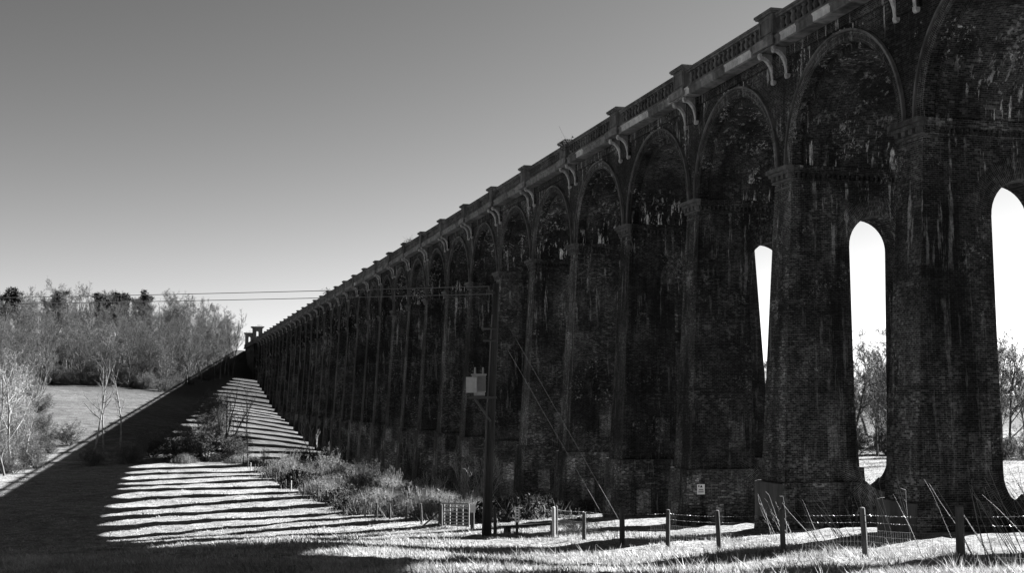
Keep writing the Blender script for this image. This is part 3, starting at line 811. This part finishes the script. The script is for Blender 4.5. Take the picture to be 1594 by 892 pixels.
# brambles and tall dead grass between the field fence and the piers
def bramble_meshes(seed, n_stem, n_leaf, R, H, leaf=.09):
    r = np.random.default_rng(seed)
    b = r.normal(0, R*.42, (n_stem, 2)); top = b+r.normal(0, .45, (n_stem, 2))
    hh = H*(1-.55*np.clip(np.hypot(*b.T)/R, 0, 1)**2)*r.uniform(.55, 1.15, n_stem)
    p0 = np.column_stack([b, np.full(n_stem, -.15)]); p1 = np.column_stack([top, hh])
    s = np.cross(p1-p0, r.normal(0, 1, p0.shape)); s /= np.linalg.norm(s, axis=1)[:, None]; w = r.uniform(.012, .03, n_stem)[:, None]
    V = np.stack([p0-s*w, p0+s*w, p1], 1).reshape(-1, 3)
    stems = mesh_np('stems', V, np.arange(len(V)).reshape(-1, 3), M['bramble_stem'])
    c = r.normal(0, 1, (n_leaf, 3)); c /= np.linalg.norm(c, axis=1)[:, None]; c *= r.uniform(.35, 1, (n_leaf, 1))**.5
    lump = 1+.25*np.sin(c[:, 0]*5+seed)*np.cos(c[:, 1]*4)
    c = c*np.array([R, R, H*.8])*lump[:, None]; c[:, 2] = np.abs(c[:, 2])
    d1, d2 = r.normal(0, leaf, c.shape), r.normal(0, leaf, c.shape)
    V = np.stack([c, c+d1, c+d1+d2, c+d2], 1).reshape(-1, 3)
    return stems, mesh_np('leaves', V, np.arange(len(V)).reshape(-1, 4), M['bramble'])
bram = [bramble_meshes(1, 900, 1500, 2.6, 1.7), bramble_meshes(2, 1300, 900, 2.4, 1.9), bramble_meshes(3, 500, 2600, 3.0, 1.5)]
bdark = (bram[2][0], bram[2][1].copy()); bdark[1].materials[0] = M['bramble_dark']
for k, (x, y, s) in enumerate([(22.5, 97, .7), (20.5, 110, .75), (24, 119, .9), (19, 128, .8), (23.5, 136, 1.0), (21, 147, .9), (25, 158, 1.1), (18, 163, .9), (22, 178, 1.1), (25.5, 172, .9), (17.5, 187, 1.0), (24.6, 196, 1.1), (20.5, 206, 1.0), (15, 204, .8)]):
    plant('shrub', pair_scrub if k % 3 else pair_bush[0], x, y, s, label='bare sapling or briar standing up out of the brambles by the piers', cat='shrub', group='bare saplings among the brambles')
def bramble(pair, x, y, s, label, group=None, zs=1.0):
    o = empty('bramble_bush', (x, y, gz(x, y)), random.uniform(0, 6), s); o.scale[2] = s*zs
    tag(o, label, 'bush', group)
    tag(link_mesh('stems', pair[0], o), kind='stuff'); tag(link_mesh('leaves', pair[1], o), kind='stuff')
brng = random.Random(9)
BL, BG = 'bramble and dead grass clump between the field fence and the piers', 'bramble clumps along the field fence'
for (x, y, s, k) in [(19.6, 86, .8, 1), (21.5, 91, 1.0, 1), (19.5, 96, .9, 1), (22.5, 99, 1.0, 0), (19, 104, .9, 1), (22, 108, 1.0, 2), (18.3, 112, 1.0, 1), (21.5, 117, 1.1, 0),
                     (18, 121, 1.0, 2), (21.5, 127, 1.2, 1), (17.6, 132, 1.1, 0), (20.6, 139, 1.2, 1), (16.6, 143, 1.1, 1), (19.6, 150, 1.2, 0), (22.4, 158, 1.3, 1),
                     (16.4, 158, 1.1, 1), (18.8, 168, 1.3, 0), (22.5, 172, 1.2, 1), (15.6, 175, 1.2, 1), (19.5, 183, 1.3, 1), (23.2, 189, 1.2, 0), (15.6, 192, 1.2, 1), (19, 200, 1.2, 1), (24, 145, 1.1, 0), (24.5, 130, 1.1, 1), (22.8, 205, 1.0, 1), (20.3, 101, 1.0, 1), (24.2, 104, 1.0, 0), (20, 115, 1.0, 1), (23.8, 112, 1.1, 1), (19.8, 124, 1.1, 0), (23.5, 123, 1.1, 1), (19.2, 135, 1.1, 1), (22.5, 133, 1.2, 1), (18.2, 146, 1.1, 0), (21.4, 153, 1.2, 1), (18.3, 155, 1.0, 1), (20.7, 163, 1.2, 1), (17, 167, 1.1, 0), (24.5, 165, 1.2, 1), (21.3, 193, 1.2, 1), (17.3, 180, 1.1, 1), (24, 180, 1.1, 0)]:
    dk = brng.random() < .3
    BL = ('dark leafy bramble' if dk else 'leafy bramble' if k == 2 else 'pale stalky bramble and dead grass')+' clump between fence and piers, '+('just beyond the gate' if y < 110 else 'midway along' if y < 160 else 'at its far end')
    bramble(bdark if dk else bram[k], x, y, s*brng.uniform(.85, 1.15), BL, BG, brng.uniform(.7, 1.35))
bramble(bdark, 23.5, 84, 1.15, 'dark low bramble mound behind the waymark post')
bramble(bdark, 26.5, 92, 1.0, 'dark bramble mound against the pier behind the stay wires')
for x, y, s in [(3, 207, .8), (8, 208.5, .7), (11, 206, .7), (13.5, 205, .7)]:
    bramble(bram[1], x, y, s, 'pale dead grass tussock at the far end of the striped field', 'tussocks at the far end of the field')

def sprout(x, y, z, n, R, label, mat, leaf):
    r = np.random.default_rng(int(y)); c = r.normal(0, R*.5, (n, 3)); c[:, 2] = np.abs(c[:, 2])
    d1, d2 = r.normal(0, leaf, c.shape), r.normal(0, leaf, c.shape)
    V = np.stack([c, c+d1, c+d2], 1).reshape(-1, 3)
    o = empty('wall_plant', (x, y, z)); tag(o, label, 'plant')
    link_mesh('leaves', mesh_np('leaves', V, np.arange(len(V)).reshape(-1, 3), mat), o)
    p1 = r.normal(0, R*.7, (14, 3)); p1[:, 2] = np.abs(p1[:, 2])+R*.4
    tag(link_mesh('stems', seg_mesh('stems', [(np.zeros(3), q, .012, .006, 0) for q in p1], M['twig'], 3), o), kind='stuff')
sprout(XF-.6, Y0+3*BAY-1.2, 17.3, 160, .8, 'leafy plant sprouting from the parapet beside a pedestal', M['bramble'], .1)
sprout(XF-.5, Y0+9*BAY-2.2, 17.94, 90, .6, 'small plant growing on the coping farther along the parapet', M['bramble'], .09)
sprout(XF-.5, Y0+16*BAY+3.0, 17.94, 120, .9, 'wispy plant on the distant part of the parapet', M['bramble'], .12)

# ------------------------------------------------------------------ fences, gate, pole, signs
def post_mesh(r, h, seed, square=False):
    m = MB(); n = 4 if square else 8
    q = random.Random(seed)
    m.tube((0, 0, -.3), (q.uniform(-.02, .02), q.uniform(-.02, .02), h*.55), r*1.03, r, n, False)
    return m
def add_post(parent, x, y, h, r=.075, mat='post', seed=0, tilt=0.0):
    q = random.Random(seed)
    m = MB(); z = gz(x, y); tx, ty = tilt*h, q.uniform(-.03, .03)*h
    m.tube((0, 0, -.35), (tx*.5, ty*.5, h*.5), r*1.05, r*1.0, 9, False); m.tube((tx*.5, ty*.5, h*.5), (tx, ty, h), r, r*.93, 9, False)
    m.tube((tx, ty, h), (tx*1.01, ty, h+r*.25), r*.93, r*.4, 9)
    return m.build('post', M[mat], parent, (x, y, z))

def wire_mesh(pts, r, n=4):
    seg = [(np.array(a), np.array(b), r, r, 0) for a, b in zip(pts, pts[1:])]
    return seg_mesh('wire', seg, M['wire'], n)

near_line = [(16.2, 63.6), (17.0, 62.4), (18.3, 60.0), (18.2, 55.4), (18.5, 51.2), (19.2, 47.9), (19.75, 44.2), (20.15, 39.9), (20.9, 35.9), (19.85, 29.4), (19.2, 23.0)]
nf = empty('wire_fence', (0, 0, 0)); tag(nf, 'near timber post fence with barbed wire and stock netting before the piers', 'fence')
near_h = [1.35, 1.25, 1.45, 1.25, 1.55, 1.42, 1.5, 1.45, 1.5, 1.56, 1.5]
for k, ((x, y), h) in enumerate(zip(near_line, near_h)):
    if k == 1: continue                                         # the waymark post stands here
    add_post(nf, x, y, h, .115 if k in (4, 9) else .09, 'post', 30+k, (-.03, .0, .0, .01, -.005, .02, -.06, -.03, -.05, -.02, 0)[k])
def run(z_off, jitter=0.0, sub=3, line=near_line):
    pts = []
    for (xa, ya), (xb, yb) in zip(line, line[1:]):
        za, zb = gz(xa, ya), gz(xb, yb)
        for i in range(sub):
            t = i/sub; pts.append((xa+(xb-xa)*t, ya+(yb-ya)*t, za+(zb-za)*t+z_off-.03*math.sin(math.pi*t)))
    x, y = line[-1]; pts.append((x, y, gz(x, y)+z_off)); return pts
def barbed(z_off):
    pts = run(z_off); segs = [(np.array(a), np.array(b), .0022, .0022, 0) for a, b in zip(pts, pts[1:])]
    r = np.random.default_rng(int(z_off*100))
    for a, b in zip(pts, pts[1:]):
        a, b = np.array(a), np.array(b); L = np.linalg.norm(b-a)
        for t in np.arange(.06, L, .2):
            c = a+(b-a)*t/L; d = r.normal(0, .014, 3); segs.append((c-d, c+d, .011, .011, 0))
    return seg_mesh('barbed_wire', segs, M['wire'], 3)
for zo in (1.28, 1.06): link_mesh('barbed_wire', barbed(zo), nf)
def netting():
    segs = []
    for zo in (.12, .3, .48, .66, .84):
        pts = run(zo); segs += [(np.array(a), np.array(b), .003, .003, 0) for a, b in zip(pts, pts[1:])]
    lo, hi = run(.08), run(.84)
    for (a, b), (c, d) in zip(zip(lo, lo[1:]), zip(hi, hi[1:])):
        a, b, c, d = map(np.array, (a, b, c, d)); L = np.linalg.norm(b-a)
        for t in np.arange(0, 1, .17/L): segs.append((a+(b-a)*t, c+(d-c)*t, .003, .003, 0))
    return seg_mesh('netting', segs, M['wire'], 3)
tag(link_mesh('netting', netting(), nf), kind='stuff')

far_line = [(17.25, 82.6)]
while far_line[-1][1] < 205:
    y = far_line[-1][1]+random.uniform(4.2, 5.4); far_line.append((17.4-(y-82)*.046+random.uniform(-.12, .12), y))
ff = empty('field_fence', (0, 0, 0)); tag(ff, 'long line of timber posts along the field edge from the gate', 'fence')
for k, (x, y) in enumerate(far_line):
    add_post(ff, x, y, random.uniform(1.1, 1.45), random.uniform(.06, .085), 'post_pale' if k in (5, 11, 14, 18, 23) else 'post', 60+k, random.uniform(-.06, .06))
for zo in (1.0, .7, .4): 
    pts = run(zo, line=far_line, sub=1); link_mesh('wire', seg_mesh('wire', [(np.array(a), np.array(b), .006, .006, 0) for a, b in zip(pts, pts[1:])], M['metal_dark'], 3), ff)

# field gate
ga, gb = Vector((17.05, 80.2, 0)), Vector((17.9, 76.6, 0))
ga.z, gb.z = gz(ga.x, ga.y), gz(gb.x, gb.y)
gate = empty('field_gate', ga); tag(gate, 'galvanised bar gate beside the utility pole', 'gate')
d = gb-ga
G = lambda t, h: tuple(d*t+Vector((0, 0, h)))
for h in (.16, .36, .56, .76, .98, 1.24, 1.48):
    m = MB(); m.tube(G(.03, h), G(.97, h), .05 if h in (.16, 1.48) else .042, None, 6); m.build('rail', M['metal'], gate)
for t in (.03, .25, .5, .74, .97):
    m = MB(); m.tube(G(t, .14), G(t, 1.5), .045, None, 6); m.build('upright', M['metal'], gate)
def lone_post(name, x, y, h, r, mat, label, seed, cat='post'):
    o = empty(name, (x, y, gz(x, y))); tag(o, label, cat)
    m = MB(); m.tube((0, 0, -.4), (0, 0, h), r*1.05, r, 10); m.build('shaft', M[mat], o)
    m = MB(); m.tube((0, 0, h+.001), (0, 0, h+r*.5), r*.98, r*.5, 10); m.build('top', M[mat], o)
    return o
o = lone_post('gate_post', ga.x-.12, ga.y+.25, 1.4, .12, 'post', 'dark post on the hinge side of the gate', 1)
m = MB(); m.tube((-1.3, .3, -.1), (-.1, .03, .95), .06, .05, 6); m.build('brace', M['post'], o)
o = lone_post('gate_post', gb.x+.12, gb.y-.25, 1.4, .12, 'post', 'dark post with white notice on the latch side of the gate', 2)
m = MB(); m.box(-.2, .14, -.165, -.14, 1.0, 1.5); m.build('notice', M['sign'], o)
o = lone_post('gate_post', gb.x+.75, gb.y-1.2, 1.75, .08, 'post', 'post with pale board between the gate and the utility pole', 3)
m = MB(); m.box(-.11, .11, -.12, -.09, .95, 1.75); m.build('board', M['post_pale'], o)
o = lone_post('waymark_post', near_line[1][0], near_line[1][1], 1.35, .07, 'post', 'waymark post with pale marked strip right of the utility pole', 4)
m = MB(); m.box(-.13, .1, -.105, -.08, .62, 1.37); st = m.build('strip', M['sign'], o)
for z in (.72, .86, 1.0, 1.14, 1.26):
    m = MB(); m.box(-.07, .04, -.111, -.1055, z, z+.06); m.build('mark', M['ink'], st)
lone_post('split_post', 18.05, 59.6, 1.42, .085, 'post_pale', 'pale bright post paired with a dark one along the near fence', 5)
m = MB()
L0, L1 = Vector((16.6, 63.9, 0)), Vector((19.9, 64.6, 0)); z0 = max(gz(L0.x, L0.y), gz(L1.x, L1.y))
bench = empty('plank_bench', (L0.x, L0.y, z0)); tag(bench, 'low dark plank on short legs behind the waymark post', 'bench')
m = MB(); m.box(0, 3.4, 0, .34, .34, .42); m.build('plank', M['pole'], bench, rz=.2)
for xx in (.25, 2.95):
    m = MB(); m.box(xx, xx+.3, .05, .29, -.3, .339); m.build('leg', M['pole'], bench, rz=.2)

# utility pole with transformer
def utility_pole(x, y, H, lean, label, full):
    z = gz(x, y); o = empty('utility_pole', (x, y, z)); tag(o, label, 'pole', None)
    S = 7; dx = lean/S; m = MB()
    for k in range(S):
        m.tube((dx*k, 0, H*k/S-(.5 if k == 0 else 0)), (dx*(k+1), 0, H*(k+1)/S), .25-.09*k/S, .25-.09*(k+1)/S, 12, k == S-1)
    m.build('shaft', M['pole'], o, smooth=False)
    right, back = Vector((math.cos(YAW), -math.sin(YAW), 0)), Vector((math.sin(YAW), math.cos(YAW), 0))
    hx = lambda h: lean*h/H
    arm = MB(); c = Vector((hx(H-.5), 0, H-.5)); along = Vector((.66, .75, 0)).normalized()
    arm.tube(c-along*.9, c+along*.9, .07, None, 6); arm.build('crossarm', M['pole'], o)
    for t in (-.8, .8):
        i = MB(); q = c+along*t; i.tube(q+Vector((0, 0, .05)), q+Vector((0, 0, .32)), .05, .035, 8); i.build('insulator', M['stone'], o)
    if full:
        h = 7.05
        P = lambda a, b, hh: Vector((hx(h), 0, 0))+right*a+back*b+Vector((0, 0, hh))
        def obox(name, a0, a1, b0, b1, h0, h1, mat, par):
            m = MB(); C = [P(a, b, q) for q in (h0, h1) for b in (b0, b1) for a in (a0, a1)]
            for f in ((0, 1, 3, 2), (4, 6, 7, 5), (0, 4, 5, 1), (2, 3, 7, 6), (0, 2, 6, 4), (1, 5, 7, 3)): m.poly([C[k] for k in f])
            return m.build(name, M[mat], par)
        tank = obox('transformer', -1.0, -.32, -.32, .32, 7.1, 7.95, 'enamel', o)
        obox('tank_lid', -1.04, -.28, -.36, .36, 7.951, 8.02, 'enamel', tank)
        obox('tank_base', -.9, -.36, -.25, .25, 6.93, 7.099, 'enamel', tank)
        obox('cabinet', -1.28, -.74, -.62, -.33, 7.08, 7.86, 'enamel', tank)
        for k in range(7): obox('cooling_fin', -.68+k*.06, -.655+k*.06, -.42, -.321, 7.15, 7.9, 'metal', tank)
        for a in (-.85, -.45):
            b = MB(); b.tube(P(a, 0, 8.02), P(a, 0, 8.35), .06, .04, 8); b.build('bushing', M['enamel'], tank)
        obox('platform', -1.15, .25, -.4, -.28, 6.78, 6.9, 'metal_dark', o); obox('platform', -1.15, .25, .28, .4, 6.78, 6.9, 'metal_dark', o)
        for b_ in (-.34, .34):
            s = MB(); s.tube(P(-.85, b_, 6.77), P(-.05, b_, 5.65), .05, None, 6); s.build('strut', M['metal_dark'], o)
        s = MB(); s.tube(Vector((hx(4.3), 0, 4.3))-right*.8, Vector((hx(4.3), 0, 4.3))+right*.9, .03, None, 6); s.build('step_iron', M['metal_dark'], o)
        s = MB(); s.tube(Vector((0, 0, 0))-right*.18-back*.26, Vector((hx(6.6), 0, 6.6))-right*.2-back*.2, .05, None, 6); s.build('cable_guard', M['metal_dark'], o)
        s = MB(); s.tube(Vector((hx(6.6), 0, 6.6))-right*.2-back*.2, Vector((hx(11), 0, 11))-right*.14-back*.14, .035, None, 6); s.build('cable', M['cable'], o)
        for hh in (9.7, 10.3):
            s = MB(); s.tube(Vector((hx(hh), 0, hh))-right*.55-back*.2, Vector((hx(hh), 0, hh))+right*.1-back*.2, .06, None, 6); s.build('switch_gear', M['metal_dark'], o)
    return o, Vector((x, y, z))+c, along
PX, PY = 15.5, 62.7
pole, ptop, along = utility_pole(PX, PY, 12.6, .5, 'tall timber pole carrying a pale transformer box before the viaduct', True)
pole2, ptop2, _ = utility_pole(-60, 130, 19.4, 0, 'plain timber pole out to the left carrying the far ends of the cables', False)
for t, dzz, lab in ((-.8, .34, 'upper overhead cable crossing the sky at left'), (.8, .08, 'lower overhead cable crossing the sky at left')):
    a = ptop+along*t+Vector((0, 0, dzz-.05)); b = ptop2+along*t+Vector((0, 0, dzz-.05)); pts = []
    for i in range(25):
        s = i/24; p = a.lerp(b, s); p.z -= .3*4*s*(1-s); pts.append(np.array(p))
    o = link_mesh('overhead_cable', seg_mesh('overhead_cable', [(p, q, .02, .02, 0) for p, q in zip(pts, pts[1:])], M['cable'], 5)); tag(o, lab, 'cable')
for (ax, ay, ht, lab) in ((26.2, 72.8, 11.6, 'longer right hand stay wire slanting from the pole to the ground'), (25.5, 73.2, 10.4, 'left hand stay wire slanting from the pole to the ground')):
    z = gz(ax, ay); base = Vector((ax, ay, z-.2)); topv = Vector((PX+.5*ht/12.6, PY, gz(PX, PY)+ht))
    o = empty('stay_wire', (ax, ay, z)); tag(o, lab, 'stay wire')
    u = topv-base; off = Vector((0, 0, -.2))
    m = MB(); m.tube(off, off+u*.2, .018, None, 6); m.build('guard', M['metal_dark'], o)
    m = MB(); m.tube(off+u*.2, off+u, .006, None, 5); m.build('strand', M['metal_dark'], o)

# warning notice on the cheek of the third pier
yf = Y0+BAY-(.83+.36*taper(-5.2)+.175)
def flat(name, mat, x0, x1, z0, z1, y, par): 
    m = MB(); m.box(x0, x1, y-.012, y, z0, z1); return m.build(name, M[mat], par)
sg = empty('warning_sign', (27.75, yf-.03, -5.1)); tag(sg, 'small white warning notice fixed low on a pier', 'sign')
brd = flat('board', 'sign', -.22, .22, -.27, .27, 0, sg)
flat('pictogram', 'ink', -.155, -.085, .13, .21, -.0125, brd)
m = MB(); m.prism([(-.06, .1), (.1, .1), (.02, .235)], -.021, -.0125); m.build('pictogram', M['ink'], brd)
flat('text_line', 'ink', -.12, .13, -.03, .01, -.0125, brd); flat('text_line', 'ink', -.15, .15, -.11, -.085, -.0125, brd); flat('text_line', 'ink', -.15, .15, -.16, -.135, -.0125, brd)

# dead stalks leaning along the near fence
def stalks(x, y, n, R, hmin, hmax, lean, label, seed):
    r = np.random.default_rng(seed); o = empty('dead_stalk_clump', (x, y, gz(x, y))); tag(o, label, 'plant', 'dead stalks along the near fence')
    for k in range(n):
        bx, by = r.normal(0, R), r.normal(0, .35); z = gz(x+bx, y+by)-gz(x, y)
        h = r.uniform(hmin, hmax); d = np.array([-lean*r.uniform(.4, 1.3), r.normal(0, .12), 1.0]); p = np.array([bx, by, z-.05]); seg = []
        for i in range(4):
            d = d+np.array([-.05, 0, -.02])*r.uniform(-.6, 1.6)+r.normal(0, .05, 3); d /= np.linalg.norm(d); q = p+d*h/4
            seg.append((p, q, .014-.0024*i, .014-.0024*(i+1), 0)); p = q
            if i >= 1 and r.random() < .6:
                e = d+r.normal(0, .5, 3); seg.append((p, p+e*.12*h*r.uniform(.4, 1), .007, .003, 0))
        link_mesh('stalk', seg_mesh('stalk', seg, M['dry'], 4), o)
stalks(23.2, 45.5, 11, .9, 1.2, 2.0, .5, 'loose dead stalks left of the second nearest pier', 1)
stalks(23.0, 41.3, 14, .55, 1.3, 2.3, .6, 'dense dead stalks around the post in front of the second nearest pier', 2)
stalks(24.6, 40.2, 9, .8, 1.3, 2.7, .4, 'taller dead stalks against the second nearest pier', 3)
stalks(23.6, 33.0, 17, .8, 1.4, 2.5, .6, 'dead stalks beside the nearest fence post at right', 4)
stalks(25.0, 32.0, 18, .9, 1.8, 3.2, .6, 'tallest dead stalks at the right edge of the picture', 5)
stalks(18.6, 52.8, 6, .5, .7, 1.2, .3, 'short dead stalks below the stay wires', 6)

# fallen boughs lying in the shaded foreground
def bough(x, y, L, rz, label, seed):
    seg = grow(seed, h=L, trunk_r=.09, levels=3, kids=(6, 4, 0), up=0, spread=.9, first=.3, ratio=.35)
    o = empty('fallen_bough', (x, y, gz(x, y)+.12)); o.rotation_euler = (0, math.radians(86), rz); tag(o, label, 'fallen bough')
    link_mesh('limb', seg_mesh('limb', [s for s in seg if s[4] == 0], M['bark_pale'], 6), o); tag(link_mesh('twigs', seg_mesh('twigs', [s for s in seg if s[4] > 0], M['twig_pale'], 3), o), kind='stuff')
bough(-4.2, 69.5, 4.2, .1, 'fallen pale bough in the shaded grass at lower left', 5)
bough(-2.4, 66.4, 5.0, -.1, 'longer thin bough lying nearer in the shaded grass at lower left', 6)

# ------------------------------------------------------------------ grass
def grass():
    r = np.random.default_rng(12)
    n = 70000
    z = 22*np.exp(r.random(n)*math.log(190/22)); a = r.uniform(-.425, .425, n)*z
    x = a*math.cos(YAW)+z*math.sin(YAW); y = -a*math.sin(YAW)+z*math.cos(YAW)
    clump = np.sin(x*1.9+2*np.sin(y*1.1))*np.sin(y*2.3+1.5*np.sin(x*.9))+.7*np.sin(x*.6+y*.37)
    keep = (r.random(n) < .62+.35*clump)
    inside = (x > 26.6) & (x < 38)
    track = (x > 22.8) & (x < 40) & (y < 78)
    keep &= ~inside & ~(track & (r.random(n) < .75))
    x, y, z, clump, track = x[keep], y[keep], z[keep], clump[keep], track[keep]
    B = 8; N = len(x)*B
    tx = np.repeat(x, B)+r.normal(0, .13, N); ty = np.repeat(y, B)+r.normal(0, .13, N); tz = ground(tx, ty)
    far = np.repeat(z, B)
    h = r.uniform(.05, .17, N)*np.repeat(1+.5*np.clip(clump, -1, 1), B)*np.where(np.repeat(track, B), .5, 1.0)
    h = h*np.clip(48/far, .45, 1.0)
    tall = np.repeat(r.random(len(x)) < .05, B); h = np.where(tall, h*2.2, h)
    th = r.uniform(0, 2*np.pi, N); ln = r.uniform(.2, 1.2, N)*h
    w = r.uniform(.01, .022, N)*np.clip(far/38, 1, 3.2)
    ph = r.uniform(0, 2*np.pi, N)
    p = np.stack([tx, ty, tz-.02], 1); s = np.stack([np.cos(ph), np.sin(ph), np.zeros(N)], 1)*w[:, None]
    tip = p+np.stack([np.cos(th)*ln-.25*h, np.sin(th)*ln, h+.02], 1)
    V = np.stack([p-s, p+s, tip], 1).reshape(-1, 3)
    o = link_mesh('grass', mesh_np('grass', V, np.arange(len(V)).reshape(-1, 3), M['blade']))
    tag(o, 'rough pale winter grass over the near field and bank', 'grass', kind='stuff')
grass()
